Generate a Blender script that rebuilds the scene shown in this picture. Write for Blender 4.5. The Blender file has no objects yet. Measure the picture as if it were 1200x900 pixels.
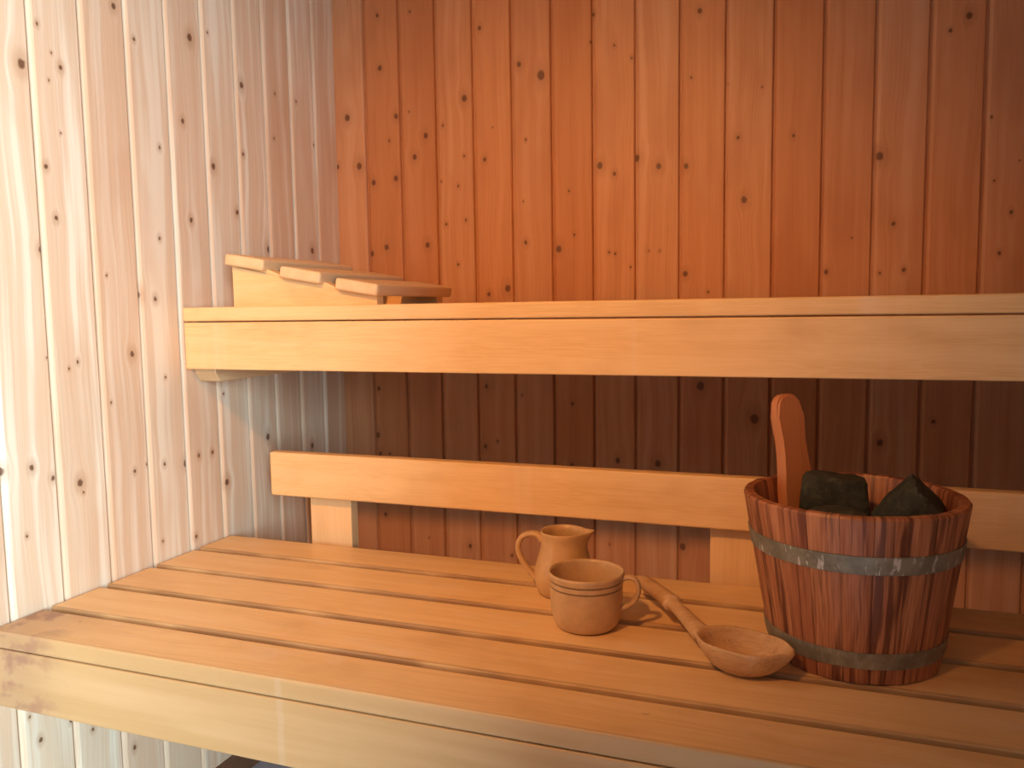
import bpy, bmesh, math, random
from mathutils import Vector, Matrix, noise

S = bpy.context.scene
COL = S.collection
DZ = 0.915                    # floor is at z=0; heights below are given relative to the eye and lifted by DZ

# ------------------------------------------------------------------ camera
cam_d = bpy.data.cameras.new('camera'); cam = bpy.data.objects.new('camera', cam_d); COL.objects.link(cam)
F, YAW, PITCH, ROLL = 967.73, 0.355699, 0.092991, -0.0151745
fw = Vector((-math.sin(YAW)*math.cos(PITCH), math.cos(YAW)*math.cos(PITCH), -math.sin(PITCH)))
r0 = Vector((math.cos(YAW), math.sin(YAW), 0)); u0 = r0.cross(fw)
rr = r0*math.cos(ROLL) + u0*math.sin(ROLL); uu = -r0*math.sin(ROLL) + u0*math.cos(ROLL)
M = Matrix((rr, uu, -fw)).transposed().to_4x4(); M.translation = (1.06747, -1.71444, DZ)
cam.matrix_world = M
cam_d.sensor_fit = 'HORIZONTAL'; cam_d.sensor_width = 36; cam_d.lens = 36*F/1200
cam_d.clip_start = 0.02
S.camera = cam

# ------------------------------------------------------------------ light and exposure
S.view_settings.view_transform = 'Standard'; S.view_settings.look = 'None'
S.view_settings.gamma = 1; S.view_settings.use_curve_mapping = False
S.view_settings.exposure = 0.0
DAY_W, DAY_C, LAMP_W, LAMP_C, SKY = 400, (0.74, 0.93, 1.0), 92, (1.0, 0.43, 0.13), 0.50
w = bpy.data.worlds.new('world'); S.world = w; w.use_nodes = True
w.node_tree.nodes['Background'].inputs[0].default_value = (0.75, 0.86, 1.0, 1)
w.node_tree.nodes['Background'].inputs[1].default_value = SKY

def area(name, loc, target, sx, sy, power, color):
    d = bpy.data.lights.new(name, 'AREA'); d.shape = 'RECTANGLE'; d.size = sx; d.size_y = sy
    d.energy = power; d.color = color
    o = bpy.data.objects.new(name, d); COL.objects.link(o); o.location = loc
    o.rotation_euler = (Vector(target)-Vector(loc)).to_track_quat('-Z', 'Y').to_euler()
    return o
# daylight from a window in the room outside the sauna, coming in through the open doorway
area('window_daylight', (2.86, -3.30, 1.28), (0.1, -0.8, 0.85), 1.05, 1.5, DAY_W, DAY_C)
# bulb of the directional sauna lamp above the door
LAMP = (0.50, -1.90, 0.905+DZ)
ld = bpy.data.lights.new('lamp_bulb', 'SPOT'); ld.energy = LAMP_W; ld.color = LAMP_C; ld.shadow_soft_size = 0.045
ld.spot_size = math.radians(65); ld.spot_blend = 1.0
lo = bpy.data.objects.new('lamp_bulb', ld); COL.objects.link(lo); lo.location = LAMP
lo.rotation_euler = (Vector((0.44, 0.0, LAMP[2]-1.20))-Vector(LAMP)).to_track_quat('-Z', 'Y').to_euler()

# ------------------------------------------------------------------ helpers
def link(name, me, mat=None, parent=None, loc=(0, 0, 0), rot=(0, 0, 0)):
    o = bpy.data.objects.new(name, me); COL.objects.link(o)
    if mat and not me.materials: me.materials.append(mat)
    if parent: o.parent = parent
    o.location = loc; o.rotation_euler = rot
    return o
def mesh_from(bm, name, smooth=False, angle=None, flat=0):
    bmesh.ops.recalc_face_normals(bm, faces=bm.faces)
    if angle is not None:
        for e in bm.edges:
            e.smooth = not (len(e.link_faces) == 2 and e.calc_face_angle(0) > math.radians(angle))
        smooth = True
    for f in bm.faces: f.smooth = smooth and not (flat and f.calc_area() > flat)
    me = bpy.data.meshes.new(name); bm.to_mesh(me); bm.free(); return me
def thing(name, label, cat, loc=(0, 0, 0), rotz=0, group=None):
    o = bpy.data.objects.new(name, None); COL.objects.link(o); o.empty_display_size = 0.05
    o.location = loc; o.rotation_euler = (0, 0, rotz); tag(o, label, cat, group); return o
def tag(o, label, cat, group=None):
    o['label'] = label; o['category'] = cat
    if group: o['group'] = group
    return o
def box_mesh(name, sx, sy, sz, bev=0.0, seg=2):
    """box from the origin to (sx, sy, sz)"""
    bm = bmesh.new(); bmesh.ops.create_cube(bm, size=1)
    for v in bm.verts: v.co = Vector(((v.co.x+.5)*sx, (v.co.y+.5)*sy, (v.co.z+.5)*sz))
    if bev: bmesh.ops.bevel(bm, geom=bm.edges[:], offset=bev, segments=seg, affect='EDGES', profile=0.6)
    return mesh_from(bm, name, angle=50 if seg > 1 else 20, flat=sorted((sx*sy, sy*sz, sx*sz))[0]*0.5 if bev else 0)
def box(name, a, b, mat, parent=None, bev=0.003, seed=None, seg=2, off=(0, 0, 0)):
    """world-space box from corner a to corner b (parent offset in off)"""
    me = box_mesh(name, b[0]-a[0], b[1]-a[1], b[2]-a[2], bev, seg)
    o = link(name, me, mat, parent, (a[0]-off[0], a[1]-off[1], a[2]-off[2]))
    o['seed'] = float(random.random()*50 if seed is None else seed)
    return o
def lathe(bm, prof, n=64, close=False, ax=(0, 0)):
    rings = []
    for r, z in prof:
        if r < 1e-6: rings.append([bm.verts.new((ax[0], ax[1], z))])
        else: rings.append([bm.verts.new((ax[0]+r*math.cos(2*math.pi*i/n), ax[1]+r*math.sin(2*math.pi*i/n), z)) for i in range(n)])
    for a, b in zip(rings, rings[1:]):
        for i in range(n):
            j = (i+1) % n
            if len(a) == 1 and len(b) == 1: continue
            if len(a) == 1: bm.faces.new((a[0], b[j], b[i]))
            elif len(b) == 1: bm.faces.new((a[i], a[j], b[0]))
            else: bm.faces.new((a[i], a[j], b[j], b[i]))
    return rings
def tube(bm, pts, radii, n=14, flat=1.0, side=Vector((0, 1, 0))):
    """tube along pts; flat<1 squashes the section across 'side'"""
    rings = []
    for i, p in enumerate(pts):
        t = (Vector(pts[min(i+1, len(pts)-1)])-Vector(pts[max(i-1, 0)])).normalized()
        s = (side - t*side.dot(t)).normalized(); q = t.cross(s)
        r = radii[i] if isinstance(radii, (list, tuple)) else radii
        rings.append([bm.verts.new(Vector(p)+s*r*math.cos(2*math.pi*k/n)+q*r*flat*math.sin(2*math.pi*k/n)) for k in range(n)])
    for a, b in zip(rings, rings[1:]):
        for k in range(n): bm.faces.new((a[k], a[(k+1) % n], b[(k+1) % n], b[k]))
    bm.faces.new(rings[0][::-1]); bm.faces.new(rings[-1])
def smooth_path(pts, n=6):
    """Catmull-Rom through pts; the points may carry extra components (radii)"""
    out = []
    P = [pts[0]]+list(pts)+[pts[-1]]
    for i in range(1, len(P)-2):
        for k in range(n):
            t = k/n
            out.append(tuple(0.5*((2*b)+(-a+c)*t+(2*a-5*b+4*c-d)*t*t+(-a+3*b-3*c+d)*t**3) for a, b, c, d in zip(P[i-1], P[i], P[i+1], P[i+2])))
    out.append(tuple(pts[-1])); return out

# ------------------------------------------------------------------ node helpers
class NT:
    def __init__(self, tree): self.t = tree; self.n = tree.nodes; self.l = tree.links
    def add(self, kind, **kw):
        n = self.n.new(kind)
        for k, v in kw.items(): setattr(n, k, v)
        return n
    def put(self, sock, v):
        if isinstance(v, bpy.types.NodeSocket): self.l.new(v, sock)
        else: sock.default_value = v
    def math(self, op, a, b=0.0, c=0.0, clamp=False):
        n = self.add('ShaderNodeMath', operation=op, use_clamp=clamp)
        self.put(n.inputs[0], a); self.put(n.inputs[1], b); self.put(n.inputs[2], c); return n.outputs[0]
    def sep(self, v):
        n = self.add('ShaderNodeSeparateXYZ'); self.l.new(v, n.inputs[0]); return n.outputs
    def comb(self, x, y, z):
        n = self.add('ShaderNodeCombineXYZ')
        for s, v in zip(n.inputs, (x, y, z)): self.put(s, v)
        return n.outputs[0]
    def noise(self, vec, scale, detail=2, rough=0.5, dist=0.0):
        n = self.add('ShaderNodeTexNoise'); self.l.new(vec, n.inputs['Vector'])
        n.inputs['Scale'].default_value = scale; n.inputs['Detail'].default_value = detail
        n.inputs['Roughness'].default_value = rough; n.inputs['Distortion'].default_value = dist
        return n.outputs[0]
    def mix(self, fac, a, b, blend='MIX'):
        n = self.add('ShaderNodeMix', data_type='RGBA', blend_type=blend)
        self.put(n.inputs[0], fac); self.put(n.inputs[6], a); self.put(n.inputs[7], b); return n.outputs[2]
    def ramp(self, fac, stops):
        n = self.add('ShaderNodeValToRGB'); self.l.new(fac, n.inputs[0]); e = n.color_ramp.elements
        while len(e) < len(stops): e.new(0.5)
        for x, (p, c) in zip(e, stops): x.position = p; x.color = c if len(c) == 4 else (*c, 1)
        return n.outputs[0]
    def rng(self, v, a, b, c=0.0, d=1.0, kind='SMOOTHSTEP'):
        n = self.add('ShaderNodeMapRange', interpolation_type=kind)
        self.put(n.inputs[0], v)
        for i, x in enumerate((a, b, c, d)): n.inputs[i+1].default_value = x
        return n.outputs[0]
    def attr(self, name):
        return self.add('ShaderNodeAttribute', attribute_type='OBJECT', attribute_name=name)
def new_mat(name, rough=0.5, spec=0.4):
    m = bpy.data.materials.new(name); m.use_nodes = True
    t = NT(m.node_tree); b = t.n['Principled BSDF']
    b.inputs['Roughness'].default_value = rough; b.inputs['Specular IOR Level'].default_value = spec
    return m, t, b
def bump(t, b, h, strength, dist):
    n = t.add('ShaderNodeBump'); n.inputs['Strength'].default_value = strength; n.inputs['Distance'].default_value = dist
    t.l.new(h, n.inputs['Height']); t.l.new(n.outputs[0], b.inputs['Normal'])

# one knot: distance to (u, v) given in K, radius in K.z
kg = bpy.data.node_groups.new('knot', 'ShaderNodeTree')
for nm, io, ty in (('P', 'INPUT', 'NodeSocketVector'), ('K', 'INPUT', 'NodeSocketVector'), ('Core', 'INPUT', 'NodeSocketFloat'),
                   ('Halo', 'INPUT', 'NodeSocketFloat'), ('Push', 'INPUT', 'NodeSocketFloat'),
                   ('Core', 'OUTPUT', 'NodeSocketFloat'), ('Halo', 'OUTPUT', 'NodeSocketFloat'), ('Push', 'OUTPUT', 'NodeSocketFloat')):
    kg.interface.new_socket(nm, in_out=io, socket_type=ty)
g = NT(kg); gi = g.add('NodeGroupInput'); go = g.add('NodeGroupOutput')
p = g.sep(gi.outputs[0]); kk = g.sep(gi.outputs[1])
r = g.math('MAXIMUM', kk[2], 0.0004); du = g.math('SUBTRACT', p[0], kk[0]); dv = g.math('SUBTRACT', p[2], kk[1])
du_r = g.math('DIVIDE', du, r); dv_r = g.math('DIVIDE', dv, r)
d = g.math('SQRT', g.math('ADD', g.math('MULTIPLY', g.math('MULTIPLY', du_r, du_r), 1.55), g.math('MULTIPLY', dv_r, dv_r)))
dh = g.math('SQRT', g.math('ADD', g.math('MULTIPLY', du_r, du_r), g.math('MULTIPLY', g.math('MULTIPLY', dv_r, dv_r), 0.45)))
core = g.rng(d, 1.15, 0.6); halo = g.rng(dh, 2.6, 0.7); push = g.rng(dh, 4.5, 0.6)
g.l.new(g.math('MAXIMUM', gi.outputs[2], core), go.inputs[0])
g.l.new(g.math('MAXIMUM', gi.outputs[3], halo), go.inputs[1])
g.l.new(g.math('ADD', gi.outputs[4], g.math('MULTIPLY', g.math('MULTIPLY', du, push), 0.72)), go.inputs[2])
NK = 13

def pine_material():
    m, t, b = new_mat('knotty_pine_panel', 0.42, 0.35)
    tc = t.add('ShaderNodeTexCoord').outputs['Object']; seed = t.attr('seed').outputs['Fac']
    wob = t.noise(tc, 160, 2)
    wv = t.add('ShaderNodeVectorMath', operation='ADD'); t.l.new(tc, wv.inputs[0])
    off = t.math('MULTIPLY', t.math('SUBTRACT', wob, 0.5), 0.004)
    t.l.new(t.comb(off, 0.0, off), wv.inputs[1])
    c = h = ps = 0.0
    for i in range(NK):
        n = t.add('ShaderNodeGroup', node_tree=kg); t.l.new(wv.outputs[0], n.inputs[0]); t.l.new(t.attr('knot%d' % i).outputs['Vector'], n.inputs[1])
        t.put(n.inputs[2], c); t.put(n.inputs[3], h); t.put(n.inputs[4], ps); c, h, ps = n.outputs
    q = t.sep(tc)
    u = t.math('SUBTRACT', q[0], ps)
    s1 = t.math('MULTIPLY', seed, 1.37)
    # slow waviness of the growth lines along the board
    wav = t.noise(t.comb(t.math('MULTIPLY', q[0], 0.5), s1, t.math('MULTIPLY', q[2], 1.0)), 3.2, 2)
    uw = t.math('ADD', u, t.math('MULTIPLY', t.math('SUBTRACT', wav, 0.5), 0.03))
    lines = t.noise(t.comb(uw, s1, t.math('MULTIPLY', q[2], 0.012)), 330, 3, 0.65)
    broad = t.noise(t.comb(uw, t.math('ADD', s1, 7.0), t.math('MULTIPLY', q[2], 0.03)), 55, 2, 0.5)
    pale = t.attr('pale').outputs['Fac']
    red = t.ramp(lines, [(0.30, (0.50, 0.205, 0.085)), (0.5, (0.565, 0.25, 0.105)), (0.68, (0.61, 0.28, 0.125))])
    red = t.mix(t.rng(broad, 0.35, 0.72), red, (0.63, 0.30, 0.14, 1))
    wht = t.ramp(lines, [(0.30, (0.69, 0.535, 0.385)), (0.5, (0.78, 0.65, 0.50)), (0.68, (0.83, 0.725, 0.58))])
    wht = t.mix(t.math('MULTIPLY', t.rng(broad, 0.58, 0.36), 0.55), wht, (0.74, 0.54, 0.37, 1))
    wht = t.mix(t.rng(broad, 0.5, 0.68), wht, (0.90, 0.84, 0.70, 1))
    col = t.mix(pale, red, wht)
    deep = t.mix(pale, (0.42, 0.155, 0.06, 1), (0.68, 0.45, 0.29, 1))
    # per-board tone
    tone = t.math('FRACT', t.math('MULTIPLY', seed, 3.731))
    col = t.mix(t.math('MULTIPLY', tone, 0.35), col, deep)
    patch = t.rng(t.noise(t.comb(q[0], s1, t.math('MULTIPLY', q[2], 0.35)), 14, 2), 0.5, 0.75)
    col = t.mix(t.math('MULTIPLY', patch, 0.40), col, deep)
    col = t.mix(t.math('MULTIPLY', h, 0.34), col, (0.36, 0.16, 0.065, 1))
    col = t.mix(t.math('MULTIPLY', c, 0.88), col, (0.13, 0.050, 0.022, 1))
    t.l.new(col, b.inputs['Base Color'])
    t.l.new(t.math('ADD', 0.38, t.math('MULTIPLY', lines, 0.16)), b.inputs['Roughness'])
    bump(t, b, t.math('ADD', lines, t.math('MULTIPLY', c, -0.6)), 0.35, 0.0006)
    return m

def bench_material(name, c1, c2, c3, axis=0, rough=0.4, stain=0.35, worn=False):
    """smooth light hardwood, grain along the local axis"""
    m, t, b = new_mat(name, rough, 0.4)
    tc = t.add('ShaderNodeTexCoord').outputs['Object']; seed = t.attr('seed').outputs['Fac']; q = list(t.sep(tc))
    s1 = t.math('MULTIPLY', seed, 2.3)
    al = q[axis]; ot = [q[i] for i in range(3) if i != axis]
    wav = t.noise(t.comb(t.math('MULTIPLY', al, 1.0), s1, t.math('MULTIPLY', ot[0], 2)), 2.2, 2)
    o0 = t.math('ADD', ot[0], t.math('MULTIPLY', t.math('SUBTRACT', wav, 0.5), 0.05))
    fine = t.noise(t.comb(t.math('MULTIPLY', al, 0.02), o0, t.math('ADD', ot[1], s1)), 520, 3, 0.6)
    broad = t.noise(t.comb(t.math('MULTIPLY', al, 0.05), o0, t.math('ADD', ot[1], s1)), 42, 2, 0.5)
    cloud = t.noise(t.comb(t.math('MULTIPLY', al, 0.6), ot[0], t.math('ADD', ot[1], s1)), 9, 3, 0.55)
    col = t.mix(t.rng(fine, 0.32, 0.68), c1, c2)
    col = t.mix(t.math('MULTIPLY', t.rng(broad, 0.38, 0.7), 0.6), col, c3)
    col = t.mix(t.math('MULTIPLY', t.rng(cloud, 0.5, 0.75), stain), col, tuple(x*y for x, y in zip(c1[:3], (0.72, 0.62, 0.55)))+(1,))
    if axis == 0:
        # scuffed, paler worn places on top of the slats
        sc = t.noise(t.comb(t.math('MULTIPLY', al, 0.35), q[1], s1), 24, 4, 0.65)
        col = t.mix(t.math('MULTIPLY', t.rng(sc, 0.54, 0.70), 0.45), col, (0.84, 0.62, 0.42, 1))
        # uneven darker brown along the front arris of the inner slats
        gr = t.attr('edge_dark').outputs['Fac']
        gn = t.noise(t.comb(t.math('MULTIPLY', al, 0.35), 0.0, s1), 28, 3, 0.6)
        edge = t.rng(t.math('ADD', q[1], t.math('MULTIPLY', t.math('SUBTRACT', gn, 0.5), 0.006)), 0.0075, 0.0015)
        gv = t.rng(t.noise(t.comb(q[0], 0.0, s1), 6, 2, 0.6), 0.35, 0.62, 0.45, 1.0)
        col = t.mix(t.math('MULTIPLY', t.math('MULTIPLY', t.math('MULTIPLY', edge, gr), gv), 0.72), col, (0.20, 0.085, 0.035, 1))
    if worn:
        fr = t.rng(q[1], 0.006, 0.0015)
        col = t.mix(t.math('MULTIPLY', fr, 0.8), col, t.mix(t.rng(broad, 0.35, 0.7), (0.52, 0.32, 0.145, 1), (0.60, 0.385, 0.195, 1)))
        # purplish stains near the left end, a pale dried run, small dark specks
        sn = t.noise(t.comb(q[0], q[1], t.math('MULTIPLY', q[2], 1.6)), 22, 3, 0.6)
        zone = t.rng(q[0], 0.15, 0.03)
        col = t.mix(t.math('MULTIPLY', t.math('MULTIPLY', zone, t.rng(sn, 0.47, 0.66)), 0.75), col, (0.27, 0.115, 0.085, 1))
        col = t.mix(t.math('MULTIPLY', zone, 0.45), col, (0.36, 0.20, 0.13, 1))
        rw = t.math('ADD', q[0], t.math('MULTIPLY', t.math('SUBTRACT', t.noise(t.comb(0.0, 0.0, q[2]), 25, 2), 0.5), 0.01))
        run = t.rng(t.math('ABSOLUTE', t.math('SUBTRACT', rw, 0.47)), 0.007, 0.002)
        col = t.mix(t.math('MULTIPLY', t.math('MULTIPLY', run, fr), 0.12), col, (0.80, 0.72, 0.62, 1))
        sp = t.noise(t.comb(t.math('MULTIPLY', q[0], 0.6), q[1], q[2]), 60, 2, 0.5)
        col = t.mix(t.math('MULTIPLY', t.rng(sp, 0.74, 0.79), 0.5), col, (0.30, 0.15, 0.08, 1))
    t.l.new(col, b.inputs['Base Color'])
    t.l.new(t.math('ADD', rough-0.06, t.math('MULTIPLY', cloud, 0.16)), b.inputs['Roughness'])
    bump(t, b, fine, 0.2, 0.0004)
    return m

def plain(name, col, rough=0.5, spec=0.4, var=0.15, scale=30, metal=0.0, bumpd=0.0):
    m, t, b = new_mat(name, rough, spec); b.inputs['Metallic'].default_value = metal
    tc = t.add('ShaderNodeTexCoord').outputs['Object']; n = t.noise(tc, scale, 4, 0.6)
    t.l.new(t.mix(t.rng(n, 0.3, 0.7), tuple(c*(1-var) for c in col)+(1,), tuple(min(1, c*(1+var)) for c in col)+(1,)), b.inputs['Base Color'])
    if bumpd: bump(t, b, n, 0.6, bumpd)
    return m

PINE = pine_material()
BENCH = bench_material('bench_wood', (0.76, 0.48, 0.215, 1), (0.84, 0.56, 0.27, 1), (0.87, 0.60, 0.31, 1))
WORN = bench_material('worn_bench_wood', (0.76, 0.48, 0.215, 1), (0.84, 0.56, 0.27, 1), (0.87, 0.60, 0.31, 1), worn=True)
BENCH_Y = bench_material('bench_wood_crosswise', (0.70, 0.47, 0.25, 1), (0.76, 0.53, 0.30, 1), (0.79, 0.57, 0.35, 1), axis=1)
BENCH_Z = bench_material('bench_wood_upright', (0.76, 0.50, 0.25, 1), (0.82, 0.56, 0.29, 1), (0.85, 0.60, 0.33, 1), axis=2)
BASEW = plain('dark_base_wood', (0.16, 0.075, 0.04), 0.5)
BACKING = plain('backing', (0.25, 0.13, 0.07), 0.8)

# ------------------------------------------------------------------ the room
random.seed(4)
LEFT_KNOTS = {1: [(0.0262, 1.017, 0.0081), (0.0666, 1.334, 0.0031), (0.0041, 1.253, 0.0032), (0.0549, 0.58, 0.0066)], 2: [(0.0517, 1.333, 0.003), (0.0608, 1.241, 0.003)], 3: [(0.0723, 1.192, 0.0042), (0.0681, 1.325, 0.007), (0.0036, 1.011, 0.0074), (0.0329, 0.624, 0.0075)], 4: [(0.0696, 1.398, 0.0026), (0.0707, 1.155, 0.0067), (0.0082, 1.077, 0.0056), (0.0748, 0.556, 0.007), (0.0724, 0.728, 0.0028)], 5: [(0.0277, 1.375, 0.0077), (0.0558, 1.223, 0.0051), (0.0468, 1.05, 0.0052), (0.0579, 0.621, 0.004), (0.0211, 0.621, 0.0041), (0.0752, 0.473, 0.004)], 6: [(0.0693, 1.334, 0.0035), (0.0249, 1.167, 0.0037), (0.0362, 1.012, 0.0037), (0.0894, 0.915, 0.0073), (0.0537, 0.908, 0.005), (0.0399, 0.772, 0.0025), (0.053, 0.621, 0.0038), (0.0014, 0.613, 0.0079), (0.0668, 0.487, 0.0025)], 7: [(0.0186, 1.374, 0.0057), (0.0646, 0.945, 0.0023), (0.0215, 0.817, 0.006), (0.0714, 0.741, 0.0023), (0.0305, 0.621, 0.0036), (0.0037, 0.628, 0.0025), (0.0651, 0.156, 0.0049)], 8: [(0.0732, 1.303, 0.0031), (0.0517, 1.268, 0.0021), (0.0369, 1.251, 0.0043), (0.0592, 1.227, 0.0021), (0.0444, 1.154, 0.0021), (0.0733, 1.101, 0.0042), (0.0616, 1.027, 0.0043), (0.0401, 0.811, 0.0033), (0.0563, 0.802, 0.0022), (0.0497, 0.624, 0.0067), (0.0445, 0.608, 0.0023), (0.0555, 0.228, 0.0035)], 9: [(0.0012, 0.979, 0.0053), (0.0128, 1.239, 0.0081), (0.0035, 0.821, 0.0016), (0.0879, 0.666, 0.0071), (0.0412, 0.663, 0.0053), (0.0071, 0.641, 0.0043), (0.0557, 0.566, 0.0026), (0.0571, 0.258, 0.0043), (0.0046, 0.261, 0.0034), (0.0722, 0.301, 0.0021)]}
BACK_KNOTS = {0: [(0.0326, 1.328, 0.0082), (0.0602, 1.216, 0.0082), (0.0029, 1.218, 0.005)], 1: [(0.0412, 1.546, 0.0047), (0.0438, 1.43, 0.0064), (0.0818, 1.32, 0.0064), (0.0626, 1.267, 0.0032), (0.0195, 1.176, 0.0066), (0.0774, 1.182, 0.0065), (0.048, 1.027, 0.0066), (0.0093, 1.014, 0.0067), (0.0166, 0.698, 0.0052), (0.0105, 0.586, 0.007), (0.0159, 0.541, 0.0053), (0.0412, 0.542, 0.0035), (0.0248, 0.394, 0.0053)], 2: [(0.033, 1.543, 0.0031), (0.0245, 1.327, 0.0024), (0.0656, 1.271, 0.0064), (0.0366, 1.226, 0.0064), (0.0633, 1.028, 0.0065), (0.0491, 0.347, 0.0021)], 3: [(0.0712, 1.343, 0.0077), (0.0182, 1.289, 0.0031), (0.0684, 1.219, 0.0031), (0.011, 1.167, 0.0024), (0.0525, 1.155, 0.0032), (0.0212, 1.072, 0.0032), (0.0694, 1.079, 0.0032), (0.0485, 0.982, 0.0032), (0.0637, 0.336, 0.0052)], 4: [(0.0206, 1.487, 0.0045), (0.0271, 1.208, 0.0047), (0.0464, 1.274, 0.0018), (0.0763, 0.926, 0.0079), (0.0315, 0.914, 0.0048), (0.0214, 0.708, 0.0049), (0.0167, 0.571, 0.005), (0.046, 0.584, 0.0033)], 5: [(0.0196, 1.401, 0.006), (0.0691, 1.373, 0.0104), (0.0327, 1.242, 0.003), (0.025, 1.112, 0.0019), (0.0296, 1.024, 0.0047), (0.0168, 0.69, 0.0024), (0.0627, 0.381, 0.002)], 6: [(0.0875, 1.428, 0.0029), (0.0389, 1.128, 0.003), (0.015, 1.007, 0.0077), (0.0494, 1.036, 0.003), (0.0425, 0.674, 0.004), (0.0394, 0.539, 0.0048)], 7: [(0.0032, 1.483, 0.0043), (0.0831, 1.386, 0.0029), (0.016, 1.176, 0.0074), (0.0468, 1.157, 0.0044), (0.0478, 1.415, 0.0029), (0.0353, 0.996, 0.003), (0.048, 0.993, 0.003), (0.0806, 0.964, 0.0022), (0.0521, 0.554, 0.0063)], 8: [(0.0034, 1.186, 0.0073), (0.049, 1.166, 0.0065), (0.0281, 0.996, 0.0022), (0.051, 0.995, 0.0022), (0.048, 0.552, 0.0077)], 9: [(0.0393, 1.46, 0.0055), (0.0233, 1.334, 0.0028), (0.014, 1.162, 0.0057), (0.0133, 0.947, 0.0059), (0.0595, 0.909, 0.0029), (0.0454, 0.718, 0.009), (0.0104, 0.377, 0.0078)], 10: [(0.0377, 1.089, 0.0071), (0.0251, 1.21, 0.0035), (0.0045, 1.315, 0.0017), (0.069, 1.302, 0.0021), (0.0622, 0.653, 0.0103)], 11: [(0.0384, 1.205, 0.0034)], 12: [(0.0117, 0.943, 0.0049), (0.056, 1.006, 0.002)], 13: [(0.0114, 1.155, 0.008), (0.0378, 1.029, 0.004), (0.0574, 0.943, 0.004), (0.0166, 0.938, 0.0027), (0.0244, 0.615, 0.007)], 14: [(0.0617, 1.389, 0.0063), (0.0326, 1.367, 0.0038), (0.0257, 0.659, 0.0041)], 15: [(0.0329, 0.968, 0.0039), (0.0491, 1.04, 0.0038), (0.0204, 1.097, 0.0019), (0.0125, 1.209, 0.0025), (0.059, 1.13, 0.0015)]}
RX, FY, CZ = 2.0576, -2.0, 2.06        # right wall, front wall, ceiling height
_cache = {}
def board_mesh(length, width=0.09):
    """tongue-and-groove panel board: face at local y=0 looking to -y, runs up local z, width along x"""
    key = (round(length, 4), round(width, 4))
    if key in _cache: return _cache[key]
    w = width
    prof = [(0, 0.011), (0, 0.0062), (0.0036, 0.0062), (0.0038, 0.0036), (0.0062, 0.0015), (0.0105, 0.0),
            (w-0.0030, 0.0), (w-0.0010, 0.0011), (w-0.0002, 0.0028), (w-0.0002, 0.011)]
    bm = bmesh.new()
    lo_ = [bm.verts.new((x, y, 0)) for x, y in prof]; hi = [bm.verts.new((x, y, length)) for x, y in prof]
    n = len(prof)
    for i in range(n): bm.faces.new((lo_[i], lo_[(i+1) % n], hi[(i+1) % n], hi[i]))
    bm.faces.new(lo_[::-1]); bm.faces.new(hi)
    me = mesh_from(bm, 'wall_board', angle=45, flat=0.02*length); me.materials.append(PINE); _cache[key] = me
    return me
def board(parent, loc, rot, length, width=0.09, knots=None, name='wall_board', pale=0.0):
    o = link(name, board_mesh(length, width), None, parent, loc, rot); o['seed'] = random.random()*50; o['pale'] = pale
    if knots is None:
        knots = [(random.uniform(0.005, width-0.005), random.uniform(0.05, length), random.uniform(0.002, 0.0065)) for _ in range(int(5*length/2)+1)]
    for i, k in enumerate(knots[:NK]): o['knot%d' % i] = [float(k[0]), float(k[1]), float(k[2])]
    return o
def rnd_low(lo, hi, n, w=0.09):
    return [(random.uniform(0.008, w-0.008), random.uniform(lo, hi), random.uniform(0.002, 0.006)) for _ in range(n)]
def struct(name, a, b, mat):
    o = box(name, a, b, mat, bev=0); o['kind'] = 'structure'; return o
KO = DZ-0.885
# back wall
wb = struct('wall_back', (-0.06, 0.011, -0.05), (RX+0.06, 0.06, CZ), BACKING)
def under(p, c): c.location = Vector(c.location)-Vector(p.location); c.parent = p
i = 0; x = 0.0
while x < RX-0.001:
    wd = 0.0776 if i == 0 else 0.09
    kn = [(u, v+KO, r*1.12) for u, v, r in BACK_KNOTS.get(i, [])]
    kn += rnd_low(1.75, 2.0, 1, wd)+rnd_low(0.05, 0.40, 1, wd)
    if i > 15: kn += rnd_low(0.5, 1.7, 5)
    ex = 0.008 if i == 0 else 0.0      # the first board tucks behind the left wall's face
    kn = [(u+ex, v, r) for u, v, r in kn]
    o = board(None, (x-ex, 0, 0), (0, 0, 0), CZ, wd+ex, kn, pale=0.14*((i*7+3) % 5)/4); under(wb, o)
    x += wd; i += 1
# left wall: boards counted from the back corner, face looking to +x
wl = struct('wall_left', (-0.06, FY-0.06, -0.05), (-0.011, 0.011, CZ), BACKING)
y = 0.0; j = 0
while y > FY+0.001:
    wd = 0.0875 if j == 0 else 0.09
    wd = min(wd, y-FY)
    kn = [(wd-u, v+KO, r) for u, v, r in LEFT_KNOTS.get(j, [])] if j < 10 else rnd_low(0.2, 1.9, 6)
    if j < 10: kn += rnd_low(1.75, 2.0, 1, wd)
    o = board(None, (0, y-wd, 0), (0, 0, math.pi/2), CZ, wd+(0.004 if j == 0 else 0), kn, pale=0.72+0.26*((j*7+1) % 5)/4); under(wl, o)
    y -= wd; j += 1
# right wall
wr = struct('wall_right', (RX+0.011, FY-0.06, -0.05), (RX+0.06, 0.011, CZ), BACKING)
y = 0.0
while y > FY+0.001:
    wd = min(0.09, y-FY)
    o = board(None, (RX, y, 0), (0, 0, -math.pi/2), CZ, wd); under(wr, o); y -= wd
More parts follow.
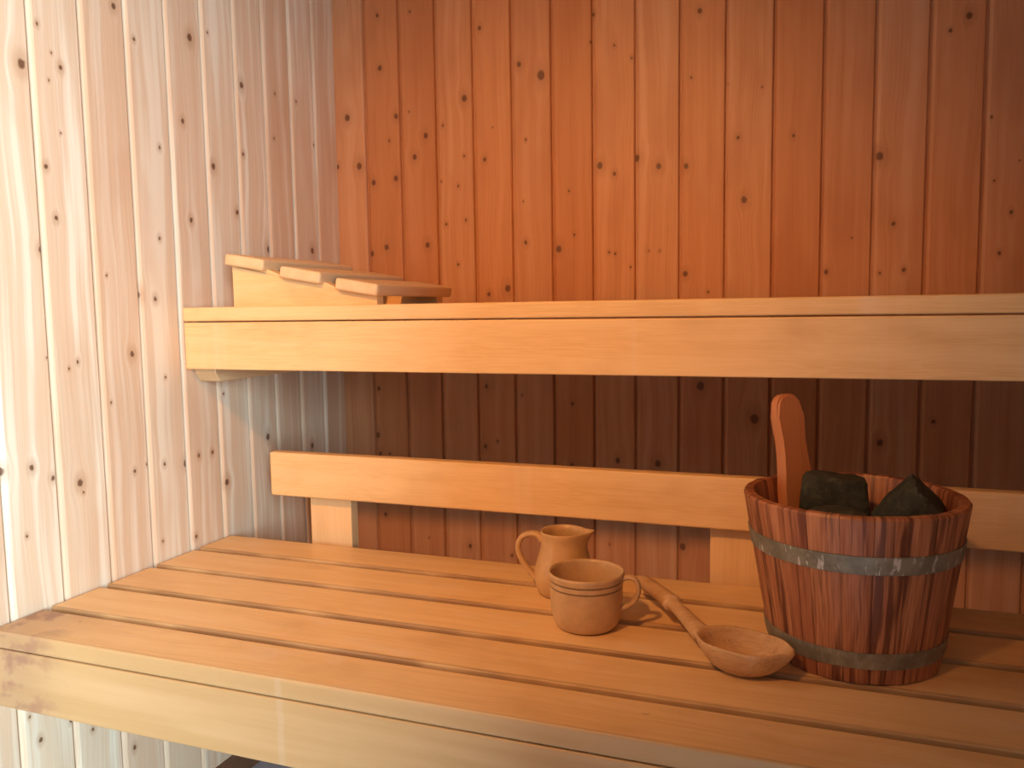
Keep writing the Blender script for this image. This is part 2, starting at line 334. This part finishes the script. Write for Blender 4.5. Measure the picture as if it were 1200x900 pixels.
# front wall with the doorway
DX0, DX1, DH = 0.80, 1.545, 1.78
bm = bmesh.new()
for a, b in (((-0.06, 0), (DX0, CZ)), ((DX1, 0), (RX+0.06, CZ)), ((DX0, DH), (DX1, CZ))):
    r_ = bmesh.ops.create_cube(bm, size=1)
    for v in r_['verts']: v.co = Vector((a[0]+(v.co.x+.5)*(b[0]-a[0]), FY-0.06+(v.co.y+.5)*0.049, a[1]+(v.co.z+.5)*(b[1]-a[1])))
wf = link('wall_front', mesh_from(bm, 'wall_front'), BACKING); wf['kind'] = 'structure'
def fboard(x0, x1, z0, z1):
    o = board(None, (x1, FY, z0), (0, 0, math.pi), z1-z0, x1-x0); under(wf, o)
def fill(x0, x1, z0, z1):
    x = x0
    while x < x1-0.004: w_ = min(0.09, x1-x); fboard(x, x+max(w_, 0.014), z0, z1); x += w_
fill(0.0, DX0, 0, CZ); fill(DX1, RX, 0, CZ); fill(DX0, DX1, DH, CZ)
dr = struct('door_1', (DX0, FY-0.08, DH-0.03), (DX1, FY+0.012, DH), BENCH)
for xa in (DX0, DX1-0.03):
    jb = box('door_jamb', (xa, FY-0.08, 0), (xa+0.03, FY+0.012, DH-0.03), BENCH_Z, bev=0.002); under(dr, jb)
# ceiling
ce = struct('ceiling', (-0.06, FY-0.06, CZ+0.011), (RX+0.06, 0.06, CZ+0.05), BACKING)
y = 0.0
while y > FY+0.001:
    wd = min(0.09, y-FY)
    o = link('ceiling_board', board_mesh(RX, wd), None, None)
    o.matrix_world = Matrix(((0, 0, 1, 0), (1, 0, 0, y-wd), (0, 1, 0, CZ), (0, 0, 0, 1)))
    o['seed'] = random.random()*50
    for k, kn in enumerate(rnd_low(0.1, 2, 6)): o['knot%d' % k] = list(kn)
    under(ce, o); y -= wd
# floor: grey mineral tiles
TILE = plain('floor_tile', (0.42, 0.41, 0.46), 0.45, 0.4, 0.08, 12)
GROUT = plain('floor_grout', (0.22, 0.21, 0.22), 0.8)
fl = struct('floor', (-0.06, FY-1.6, -0.05), (RX+0.06, 0.06, -0.006), GROUT)
tm = box_mesh('floor_tile', 0.294, 0.294, 0.006, 0.001, 1)
for a in range(7):
    for b in range(12):
        o = link('floor_tile', tm, TILE, None, (0.0+a*0.297, 0.0-(b+1)*0.297, -0.006)); under(fl, o)
bb = struct('baseboard_left', (0.0, FY, 0.0), (0.015, 0.0, 0.045), BASEW)
bb2 = struct('baseboard_back', (0.015, -0.015, 0.0), (RX, 0.0, 0.045), BASEW)
# sauna lamp above the doorway (behind the camera)
sl = thing('wall_lamp', 'bulkhead lamp with frosted glass on the front wall above the doorway', 'lamp', (LAMP[0], FY, LAMP[2]))
bm = bmesh.new(); lathe(bm, [(0, 0), (0.075, 0), (0.078, 0.004), (0.076, 0.018), (0.0, 0.02)], 40)
lb = link('lamp_base', mesh_from(bm, 'lamp_base', angle=40), BENCH_Z, sl, (0, 0, 0), (-math.pi/2, 0, 0))
em, et, eb = new_mat('frosted_lamp_glass', 0.4); eb.inputs['Base Color'].default_value = (0.9, 0.8, 0.65, 1)
eb.inputs['Emission Color'].default_value = (1, 0.44, 0.16, 1); eb.inputs['Emission Strength'].default_value = 6
bm = bmesh.new(); lathe(bm, [(0.058, 0.02), (0.056, 0.03), (0.046, 0.042), (0.028, 0.049), (0.0, 0.051)], 40)
lg = link('lamp_glass', mesh_from(bm, 'lamp_glass', True), em, sl, (0, 0, 0), (-math.pi/2, 0, 0))

# ------------------------------------------------------------------ benches
ZB, ZU = DZ-0.4325, DZ+0.0075            # tops of the two benches
def bench(name, label, slats, ztop, yf, wall_gap, fascia_h=0.083, low=False):
    t = thing(name, label, 'bench', (0.0, yf, ztop-0.0245-fascia_h)); off = t.location
    x0, x1 = wall_gap, RX-wall_gap
    for k_, (ya, yb) in enumerate(slats):
        sl_ = box('slat', (x0, ya, ztop-0.0245), (x1, yb, ztop), WORN if low and k_ == 0 else BENCH, t, 0.0036, off=off, seg=3)
        sl_['edge_dark'] = 0.0 if k_ == 0 or not low else 1.0
    box('fascia_board', (x0+0.001, yf+0.0008, ztop-0.0265-fascia_h), (x1, yf+0.0225, ztop-0.0265), WORN if low else BENCH, t, 0.0028, off=off, seg=3)
    # bearers on the walls, front lower corner chamfered
    for xa in (0.002, RX-0.048):
        yb0, yb1, zl, zh = slats[-1][1], yf+0.030, ztop-0.0245-0.110, ztop-0.0245
        bm = bmesh.new(); sec = [(yb0, zl), (yb1+0.012, zl), (yb1, zl+0.016), (yb1, zh), (yb0, zh)]
        a = [bm.verts.new((0, y_-yb1, z_-zl)) for y_, z_ in sec]; b = [bm.verts.new((0.046, y_-yb1, z_-zl)) for y_, z_ in sec]
        for k in range(5): bm.faces.new((a[k], a[(k+1) % 5], b[(k+1) % 5], b[k]))
        bm.faces.new(a[::-1]); bm.faces.new(b)
        bmesh.ops.bevel(bm, geom=bm.edges[:], offset=0.0015, segments=1, affect='EDGES')
        o = link('bearer', mesh_from(bm, 'bearer'), BENCH_Y, t, Vector((xa, yb1, zl))-off); o['seed'] = 3.0+xa
    return t, off
LS = [(-0.932, -0.8500), (-0.8380, -0.7470), (-0.7345, -0.6415), (-0.6290, -0.5360), (-0.5230, -0.4345)]
lower, loff = bench('lower_bench', 'long pale wooden lower sauna bench of five slats carrying the bucket and mug', LS, ZB, -0.932, 0.005, low=True)
box('rear_rail', (0.050, -0.457, ZB-0.105), (RX-0.05, -0.4350, ZB-0.0255), BENCH, lower, 0.002, off=loff)
for xa in (0.95,):
    box('cross_rail', (xa, -0.908, ZB-0.105), (xa+0.045, -0.458, ZB-0.0255), BENCH_Y, lower, 0.002, off=loff)
US = [(-0.537, -0.448), (-0.436, -0.345), (-0.333, -0.242), (-0.230, -0.139), (-0.127, -0.036)]
upper, uoff = bench('upper_bench', 'long wooden upper sauna bench with deep front board, fixed along the back wall', US, ZU, -0.537, 0.007)

# backrest board on posts
br = thing('backrest', 'long wooden backrest board on upright posts behind the lower bench', 'backrest', (0.103, -0.437, ZB-0.1)); boff = br.location
# the lower arris drops slightly more towards the right in the photo: board heights from the fit
box('backrest_board', (0.104, -0.437, DZ-0.3465), (1.86, -0.4125, DZ-0.2640), BENCH, br, 0.0045, off=boff, seg=3)
for xa in (0.174, 0.913, 1.66):
    box('post', (xa, -0.4120, ZB-0.1), (xa+0.088, -0.3880, DZ-0.280), BENCH_Z, br, 0.002, off=boff)

# headrest: three slats across two wedge-shaped frames
hr = thing('headrest', 'slanted wooden headrest with three slats lying on the upper bench', 'headrest', (0.084, -0.51, ZU)); hoff = hr.location
slt = [(0.083, 0.102, 0.164, 0.0885), (0.197, 0.0770, 0.278, 0.0635), (0.307, 0.0540, 0.387, 0.0408)]
for xl, zl, xr, zr in slt:
    L_ = math.hypot(xr-xl, zl-zr); a = math.atan2(zl-zr, xr-xl)
    o = link('slat', box_mesh('slat', L_, 0.298, 0.0205, 0.0055, 3), BENCH_Y, hr)
    o.rotation_euler = (0, a, 0)
    n_ = Vector((math.sin(a), 0, math.cos(a)))*0.0205
    o.location = Vector((xl-n_.x, -0.51, DZ+zl-n_.z))-hoff; o['seed'] = xl*31
def frame(yb):
    # top edge: flat seats under the slats joined by low ridges
    top = []
    for xl, zl, xr, zr in slt:
        a = math.atan2(zl-zr, xr-xl)
        for fx in (0.06, 0.94):
            top.append((xl+(xr-xl)*fx-math.sin(a)*0.0207, zl+(zr-zl)*fx-math.cos(a)*0.0207))
    base = ZU-DZ
    pts = [(0.0865, base+0.0002)]+[(0.0865, top[0][1]+0.001)]
    pts += [top[0], top[1], (top[1][0]+0.004, top[1][1]+0.004), (top[2][0]-0.004, top[2][1]+0.003), top[2], top[3],
            (top[3][0]+0.004, top[3][1]+0.004), (top[4][0]-0.004, top[4][1]+0.003), top[4], (top[5][0]-0.002, top[5][1]+0.0004), (top[5][0]-0.002, base+0.0002)]
    bm = bmesh.new(); th = 0.021
    A = [bm.verts.new((x_, yb, z_+DZ)) for x_, z_ in pts]; B = [bm.verts.new((x_, yb+th, z_+DZ)) for x_, z_ in pts]
    for v in A+B: v.co -= hoff
    n = len(pts)
    for k in range(n): bm.faces.new((A[k], A[(k+1) % n], B[(k+1) % n], B[k]))
    bm.faces.new(A[::-1]); bm.faces.new(B)
    o = link('side_frame', mesh_from(bm, 'side_frame'), BENCH, hr); o['seed'] = 5+yb
frame(-0.495); frame(-0.262)

# ------------------------------------------------------------------ stoneware
def ceramic(name, base, stripes=()):
    m, t, b = new_mat(name, 0.34, 0.45)
    tc = t.add('ShaderNodeTexCoord').outputs['Object']; q = t.sep(tc)
    n = t.noise(tc, 45, 4, 0.6); sp = t.noise(tc, 900, 1)
    col = t.mix(t.rng(n, 0.3, 0.7), tuple(c*0.90 for c in base)+(1,), tuple(c*1.06 for c in base)+(1,))
    col = t.mix(t.math('MULTIPLY', t.rng(sp, 0.66, 0.74), 0.35), col, (0.25, 0.12, 0.05, 1))
    wz = t.math('ADD', q[2], t.math('MULTIPLY', t.math('SUBTRACT', t.noise(tc, 170, 2), 0.5), 0.0011))
    rad_ = t.math('SQRT', t.math('ADD', t.math('MULTIPLY', q[0], q[0]), t.math('MULTIPLY', q[1], q[1])))
    outm = t.math('MULTIPLY', t.math('GREATER_THAN', rad_, 0.0483), t.math('LESS_THAN', rad_, 0.0522))
    for z, h_, f in stripes:
        col = t.mix(t.math('MULTIPLY', t.rng(t.math('ABSOLUTE', t.math('SUBTRACT', wz, z)), h_*1.25, h_*0.6), t.math('MULTIPLY', outm, f)), col, (0.085, 0.042, 0.022, 1))
    t.l.new(col, b.inputs['Base Color']); bump(t, b, n, 0.15, 0.0008)
    return m
MUGM = ceramic('mug_stoneware', (0.58, 0.375, 0.20), ((0.0668, 0.0014, 0.75), (0.0585, 0.0014, 0.75)))
JUGM = ceramic('jug_stoneware', (0.58, 0.36, 0.17))

mug = thing('mug', 'tan stoneware mug with two dark rings below the rim, in front of the jug', 'mug', (0.7792, -0.6619, ZB))
MP = [(0.0, 0.0035), (0.028, 0.003), (0.031, 0.0005), (0.0345, 0.0004), (0.0385, 0.0022), (0.0420, 0.0058), (0.0450, 0.0125), (0.0474, 0.0225), (0.0486, 0.036),
      (0.0490, 0.050), (0.0489, 0.057), (0.0496, 0.061), (0.0492, 0.0645), (0.0502, 0.0690), (0.0514, 0.0735), (0.0514, 0.0762), (0.0500, 0.0776),
      (0.0482, 0.0768), (0.0472, 0.0735), (0.0456, 0.064), (0.0450, 0.045), (0.0440, 0.025), (0.0405, 0.0125), (0.033, 0.0072), (0.018, 0.0056), (0.0, 0.0052)]
bm = bmesh.new(); lathe(bm, MP, 80); link('body', mesh_from(bm, 'body', True), MUGM, mug)
hp = smooth_path([(0.0490, 0, 0.0690, 0.0045), (0.0570, 0, 0.0718, 0.0043), (0.0655, 0, 0.0700, 0.0040), (0.0705, 0, 0.0610, 0.0038), (0.0700, 0, 0.0500, 0.0038), (0.0635, 0, 0.0385, 0.0038), (0.0560, 0, 0.0325, 0.0042), (0.0475, 0, 0.0290, 0.0048)])
bm = bmesh.new(); tube(bm, [q[:3] for q in hp], [q[3]*1.35 for q in hp], 16, 0.62)
mh = link('handle', mesh_from(bm, 'handle', True), MUGM, mug, (0, 0, 0), (0, 0, math.radians(4)))

jug = thing('jug', 'small round-bellied tan stoneware jug with spout, behind the mug', 'jug', (0.7130, -0.5470, ZB))
JP = [(0.0, 0.004), (0.028, 0.0035), (0.031, 0.0006), (0.0350, 0.0005), (0.0385, 0.003), (0.0420, 0.010), (0.0446, 0.021), (0.0450, 0.031), (0.0430, 0.043), (0.0392, 0.056),
      (0.0352, 0.069), (0.0334, 0.080), (0.0336, 0.089), (0.0348, 0.0948), (0.0338, 0.0968), (0.0320, 0.0955), (0.0306, 0.088), (0.0305, 0.079), (0.0328, 0.067), (0.0368, 0.054),
      (0.0405, 0.042), (0.0422, 0.030), (0.0410, 0.018), (0.034, 0.008), (0.0, 0.006)]
bm = bmesh.new(); lathe(bm, JP, 80)
SA = math.radians(4)
for v in bm.verts:                                   # pull the rim out into a spout
    if v.co.z > 0.060 and (v.co.x or v.co.y):
        a = math.atan2(v.co.y, v.co.x)-SA; a = (a+math.pi) % (2*math.pi)-math.pi
        k = math.exp(-(a/0.36)**2)*((v.co.z-0.060)/0.037)**2.2
        r = math.hypot(v.co.x, v.co.y); f = 1+k*0.0135/r
        side = math.exp(-(a/0.9)**2)*((v.co.z-0.060)/0.037)**2
        v.co.x *= f; v.co.y *= f*(1-0.10*side); v.co.z += k*0.0025
link('body', mesh_from(bm, 'body', True), JUGM, jug)
hp = smooth_path([(-0.0325, 0, 0.0800, 0.0058), (-0.0400, 0, 0.0880, 0.0052), (-0.0520, 0, 0.0890, 0.0050), (-0.0640, 0, 0.0830, 0.0048), (-0.0700, 0, 0.0710, 0.0048), (-0.0680, 0, 0.0560, 0.0048), (-0.0600, 0, 0.0410, 0.0048), (-0.0500, 0, 0.0290, 0.0050), (-0.0425, 0, 0.0200, 0.0055)])
bm = bmesh.new(); tube(bm, [q[:3] for q in hp], [q[3]*1.25 for q in hp], 16, 0.75)
link('handle', mesh_from(bm, 'handle', True), JUGM, jug, (0, 0, 0), (0, 0, math.radians(8)))

# ------------------------------------------------------------------ wooden ladle
LADM = bench_material('carved_birch', (0.50, 0.285, 0.13, 1), (0.62, 0.385, 0.19, 1), (0.68, 0.44, 0.24, 1), rough=0.5, stain=0.6)
ladc = Vector((0.990, -0.741, ZB)); lad = thing('ladle', 'carved wooden ladle with lipped bowl between the mug and bucket', 'ladle', ladc)
lang = math.atan2(-0.757+0.56, 1.047-0.84)           # handle-to-bowl direction
tip = Vector((0.832, -0.560, ZB+0.018)); ax = Vector((ladc.x-tip.x, ladc.y-tip.y, 0)).normalized()
# bowl: an oval cup around the local origin, long axis local x, lip at +x
def ladle_bowl():
    bm = bmesh.new(); n = 64
    outer = [(0.0, 0.0008), (0.35, 0.0010), (0.55, 0.0036), (0.74, 0.0095), (0.88, 0.018), (0.965, 0.027), (1.0, 0.0345), (0.985, 0.0378), (0.94, 0.0374),
             (0.90, 0.031), (0.83, 0.0190), (0.68, 0.0105), (0.45, 0.0088), (0.22, 0.0072), (0.0, 0.0070)]
    rings = []
    for s_, z in outer:
        ring = []
        for i in range(n if s_ > 0 else 1):
            a = 2*math.pi*i/n
            rx = 0.051+0.003*max(0, math.cos(a)); ry = 0.0405
            x_, y_ = s_*rx*math.cos(a), s_*ry*math.sin(a)
            rim = max(0, (s_-0.80)/0.2)*(z/0.037)
            zz = z
            # lip at the far end, cut corners beside it
            l = 1/(1+math.exp((abs(a if a < math.pi else a-2*math.pi)-0.30)/0.035))
            x_ += 0.0065*l*rim; zz += -0.0035*l*rim
            zz += rim*0.0015*math.sin(3*a+0.7)
            # swelling towards the handle
            hdl = math.exp(-((abs(a-math.pi))/0.5)**2); x_ -= 0.006*hdl*rim; zz += 0.003*hdl*rim
            ring.append(bm.verts.new((x_, y_, zz)))
        rings.append(ring)
    for a, b in zip(rings, rings[1:]):
        for i in range(n):
            j = (i+1) % n
            if len(a) == 1: bm.faces.new((a[0], b[j], b[i]))
            elif len(b) == 1: bm.faces.new((a[i], a[j], b[0]))
            else: bm.faces.new((a[i], a[j], b[j], b[i]))
    return mesh_from(bm, 'bowl', True)
BROT = math.radians(-12)
bo = link('bowl', ladle_bowl(), LADM, lad, (0, 0, 0), (0, 0, BROT)); bo['seed'] = 2.0
# handle: neck, a carved step, then a thicker grip
E0 = Vector((0.9460, -0.7230, 0.0300)); E1 = Vector((0.8270, -0.5330, 0.028))
hd = []
for f, r, dz in ((0.005, 0.0070, 0.0010), (0.05, 0.0125, -0.001), (0.14, 0.0120, 0.000), (0.28, 0.0105, 0.003), (0.40, 0.0098, 0.005), (0.440, 0.0102, 0.005), (0.462, 0.0138, 0.0050),
                 (0.52, 0.0132, 0.005), (0.66, 0.0120, 0.0045), (0.84, 0.0122, 0.002), (0.97, 0.0105, 0.0), (1.0, 0.007, 0.0)):
    p_ = E0.lerp(E1, f)+Vector((0, 0, dz)); hd.append((p_.x-ladc.x, p_.y-ladc.y, p_.z, r))
hd = smooth_path(hd, 4)
bm = bmesh.new(); tube(bm, [q[:3] for q in hd], [q[3] for q in hd], 16, 0.78, side=Vector((ax.y, -ax.x, 0)))
hl = link('handle', mesh_from(bm, 'handle', True), LADM, lad); hl['seed'] = 9.0

# ------------------------------------------------------------------ wooden bucket
def stave_material():
    m, t, b = new_mat('reddish_stave_wood', 0.42, 0.45)
    tc = t.add('ShaderNodeTexCoord').outputs['Object']; seed = t.attr('seed').outputs['Fac']; q = t.sep(tc)
    ang = t.math('ARCTAN2', q[1], q[0]); u = t.math('MULTIPLY', ang, 0.12)
    s1 = t.math('MULTIPLY', seed, 0.9)
    wav = t.noise(t.comb(u, s1, q[2]), 7, 2)
    uw = t.math('ADD', u, t.math('MULTIPLY', t.math('SUBTRACT', wav, 0.5), 0.010))
    fine = t.noise(t.comb(uw, s1, t.math('MULTIPLY', q[2], 0.03)), 420, 3, 0.7)
    mid = t.noise(t.comb(uw, s1, t.math('MULTIPLY', q[2], 0.05)), 95, 3, 0.6)
    col = t.mix(t.rng(fine, 0.3, 0.7), (0.33, 0.115, 0.050, 1), (0.56, 0.24, 0.115, 1))
    col = t.mix(t.math('MULTIPLY', t.rng(mid, 0.47, 0.60), 0.85), col, (0.095, 0.026, 0.013, 1))
    tone = t.math('FRACT', t.math('MULTIPLY', seed, 5.17))
    col = t.mix(t.math('MULTIPLY', tone, 0.5), col, (0.26, 0.065, 0.028, 1))
    t.l.new(col, b.inputs['Base Color']); bump(t, b, fine, 0.3, 0.0005)
    return m
STAVE = stave_material()
HANDM = bench_material('handle_wood', (0.46, 0.17, 0.07, 1), (0.54, 0.22, 0.095, 1), (0.58, 0.25, 0.11, 1), axis=2, rough=0.42)
def hoop_material():
    m, t, b = new_mat('aged_zinc_hoop', 0.45, 0.5); b.inputs['Metallic'].default_value = 0.35
    tc = t.add('ShaderNodeTexCoord').outputs['Object']
    n = t.noise(tc, 38, 4, 0.65); n2 = t.noise(tc, 75, 3, 0.6)
    q = t.sep(tc); ang = t.math('ARCTAN2', q[1], q[0])
    drip = t.noise(t.comb(t.math('MULTIPLY', ang, 0.12), 0.0, t.math('MULTIPLY', q[2], 0.25)), 120, 2, 0.6)
    col = t.mix(t.rng(n, 0.35, 0.65), (0.20, 0.19, 0.145, 1), (0.30, 0.285, 0.225, 1))
    mask = t.math('MULTIPLY', t.math('MULTIPLY', t.rng(drip, 0.54, 0.60), t.rng(n2, 0.40, 0.55)), t.attr('dabs').outputs['Fac'])
    col = t.mix(t.math('MULTIPLY', mask, 0.85), col, (0.70, 0.70, 0.66, 1))
    t.l.new(col, b.inputs['Base Color']); bump(t, b, n2, 0.3, 0.0006)
    return m
HOOP = hoop_material()
BC = Vector((1.1145, -0.6385, ZB)); BH, RB, RT = 0.2001, 0.0980, 0.1290
bk = thing('bucket', 'reddish wooden stave bucket with two grey metal hoops, holding dark stones', 'bucket', BC)
def shear(z): return -0.004*(z/BH)
def rad(z): return RB+(RT-RB)*z/BH
NS = 22; TH = 0.0135
HS = 8       # the stave at about 131 degrees carries the handle
for s_ in range(NS):
    a0, a1 = 2*math.pi*s_/NS, 2*math.pi*(s_+1)/NS
    bm = bmesh.new(); g_ = 0.0022
    secs = []
    dh = random.uniform(-0.0006, 0.0006)
    zs = [0.0, 0.002, 0.07, 0.14, BH-0.003, BH+dh]
    for k, z in enumerate(zs):
        R_ = rad(z); e = 0.0025 if k in (0, 5) else 0
        pts = []
        for m_ in range(5):
            f = m_/4; a = a0+(a1-a0)*f
            a += (g_ if m_ == 0 else -g_ if m_ == 4 else 0)
            ro = R_-e-(0.0012 if m_ in (0, 4) else 0)
            pts.append((ro*math.cos(a)+shear(z), ro*math.sin(a), z))
        for m_ in range(4, -1, -1):
            f = m_/4; a = a0+(a1-a0)*f+(0.0006 if m_ == 0 else -0.0006 if m_ == 4 else 0)
            ri = R_-TH+(0.0015 if k == 5 else 0)
            pts.append((ri*math.cos(a)+shear(z), ri*math.sin(a), z))
        secs.append([bm.verts.new(q) for q in pts])
    for A, B in zip(secs, secs[1:]):
        for k in range(10): bm.faces.new((A[k], A[(k+1) % 10], B[(k+1) % 10], B[k]))
    bm.faces.new(secs[0][::-1]); bm.faces.new(secs[-1])
    o = link('stave', mesh_from(bm, 'stave', angle=35), STAVE, bk); o['seed'] = random.random()*40
# bottom disc
bm = bmesh.new(); zb_ = 0.014; rb_ = rad(zb_)-TH-0.0005
lathe(bm, [(0, zb_), (rb_, zb_), (rad(zb_+.012)-TH-0.0005, zb_+0.012), (0, zb_+0.012)], 48)
link('bottom', mesh_from(bm, 'bottom', angle=40), HANDM, bk)['seed'] = 1.0
for zc, hh in ((0.1455, 0.0215), (0.0305, 0.0200)):
    bm = bmesh.new(); z0, z1 = zc-hh/2, zc+hh/2; t_ = 0.0014
    pr = [(rad(z0)+0.0001, z0), (rad(z0)+t_, z0+0.0004), (rad(zc)+t_+0.0004, zc), (rad(z1)+t_, z1-0.0004), (rad(z1)+0.0001, z1), (rad(z0)+0.0001, z0)]
    lathe(bm, pr, 96)
    for v in bm.verts: v.co.x += shear(v.co.z)
    link('hoop', mesh_from(bm, 'hoop', angle=40), HOOP, bk)['dabs'] = 1.0 if zc > 0.1 else 0.12
# upright handle: paddle-shaped board rising from the inside of the rear-left wall
HA = math.radians(134.5)
outl = [(0.0270, 0.040), (0.0258, 0.150), (0.0246, 0.190), (0.0212, 0.212), (0.0188, 0.235), (0.0186, 0.252), (0.0202, 0.269), (0.0214, 0.283), (0.0212, 0.294), (0.0188, 0.303), (0.0135, 0.3095), (0.0070, 0.3125), (0.0, 0.3135)]
left_ = [(-x_, z) for x_, z in outl]; 
prof = left_+[(x_, z) for x_, z in outl[::-1][1:]]
bm = bmesh.new(); n = len(prof)
prof = [(x_-0.006*max(0, (z-0.19)/0.13), z) for x_, z in prof]
A = [bm.verts.new((x_, -0.0085, z)) for x_, z in prof]; B = [bm.verts.new((x_, 0.0085, z)) for x_, z in prof]
for k in range(n): bm.faces.new((A[k], A[(k+1) % n], B[(k+1) % n], B[k]))
bm.faces.new(A[::-1]); bm.faces.new(B)
eds = [e for e in bm.edges if not (abs(e.verts[0].co.y-e.verts[1].co.y) > 0.001)]
bmesh.ops.bevel(bm, geom=eds, offset=0.003, segments=3, affect='EDGES')
ri = rad(0.12)-TH-0.0125
hn = link('handle', mesh_from(bm, 'handle', angle=40), HANDM, bk, (ri*math.cos(HA), ri*math.sin(HA), 0))
hn.rotation_euler = (0, 0, HA-math.pi/2)
tilt = math.atan2(RT-RB, BH)
hn.matrix_local = Matrix.Translation((ri*math.cos(HA), ri*math.sin(HA), 0.12)) @ Matrix.Rotation(HA-math.pi/2, 4, 'Z') @ Matrix.Rotation(-tilt, 4, 'X') @ Matrix.Translation((0, 0, -0.12))
hn['seed'] = 4.0

# ------------------------------------------------------------------ stones
def stone_material():
    m, t, b = new_mat('dark_green_stone', 0.75, 0.3)
    tc = t.add('ShaderNodeTexCoord').outputs['Object']
    n = t.noise(tc, 55, 6, 0.7); n2 = t.noise(tc, 190, 4, 0.7)
    col = t.ramp(n, [(0.3, (0.020, 0.022, 0.017)), (0.55, (0.045, 0.048, 0.036)), (0.75, (0.095, 0.095, 0.07))])
    col = t.mix(t.math('MULTIPLY', t.rng(n2, 0.60, 0.72), 0.5), col, (0.17, 0.165, 0.13, 1))
    t.l.new(col, b.inputs['Base Color']); bump(t, b, n2, 0.8, 0.002)
    return m
STONE = stone_material()
def stone(label, c, size, seed, rot=(0, 0, 0), cuts=None, group=None, n=14):
    rnd = random.Random(seed)
    bm = bmesh.new(); bmesh.ops.create_icosphere(bm, subdivisions=4, radius=1)
    pl = []
    for _ in range(n):
        d_ = Vector((rnd.gauss(0, 1), rnd.gauss(0, 1), rnd.gauss(0, 1))).normalized(); pl.append((d_, rnd.uniform(0.62, 0.88)))
    if cuts: pl = [(Vector(d_).normalized(), k) for d_, k in cuts]+pl[:6]
    for v in bm.verts:
        d_ = v.co.normalized(); r_ = 1.0
        for q_, k in pl:
            c_ = d_.dot(q_)
            if c_ > 1e-3: r_ = min(r_, k/c_)
        r_ *= 1+0.045*noise.noise(d_*3+Vector((seed, 0, 0)))+0.025*noise.noise(d_*9+Vector((seed, 3, 0)))
        v.co = Vector((d_.x*r_*size[0], d_.y*r_*size[1], d_.z*r_*size[2]))
    me = mesh_from(bm, 'heater_stone', angle=28)
    o = link('heater_stone', me, STONE, None, (c[0], c[1], c[2]+DZ), rot); tag(o, label, 'stone', group); return o
G = 'dark stones in the bucket'
BOXC = [((1, 0, 0.1), .80), ((-1, 0.1, 0), .80), ((0, 1, 0), .75), ((0, -1, 0.15), .75), ((0.05, 0, 1), .72), ((0, 0, -1), .72), ((0.6, 0, 1), .95)]
stone('blocky dark green stone beside the bucket handle', (1.0890, -0.6060, -0.2540), (0.0490, 0.042, 0.050), 3, (0.05, 0.05, 0.12), BOXC, G)
stone('pointed dark stone at the right side inside the bucket', (1.1775, -0.6280, -0.2590), (0.0450, 0.042, 0.055), 11, (0, 0.15, 0.0),
      [((0.62, -0.15, 1), .62), ((-0.75, -0.2, 0.8), .66), ((0, -1, 0.3), .72), ((0.1, 1, 0.1), .8), ((0, 0, -1), .7), ((1, 0, -.2), .95)], G)
stone('flat thin dark stone at the front left inside the bucket', (1.0920, -0.6900, -0.2540), (0.0560, 0.030, 0.0150), 7, (0.0, 0.05, -0.15), None, G)
for k, (c_, s_, nm) in enumerate([((1.082, -0.665, -0.338), 0.032, 'front left'), ((1.150, -0.662, -0.338), 0.032, 'front right'), ((1.094, -0.600, -0.352), 0.029, 'rear left'), ((1.155, -0.600, -0.350), 0.031, 'rear right')]):
    stone('dark stone buried at the %s of the bucket beneath the top stones' % nm, c_, (s_*1.05, s_, s_*1.05), 20+k, (k, k*2, 0), None, 'stones buried in the bucket')
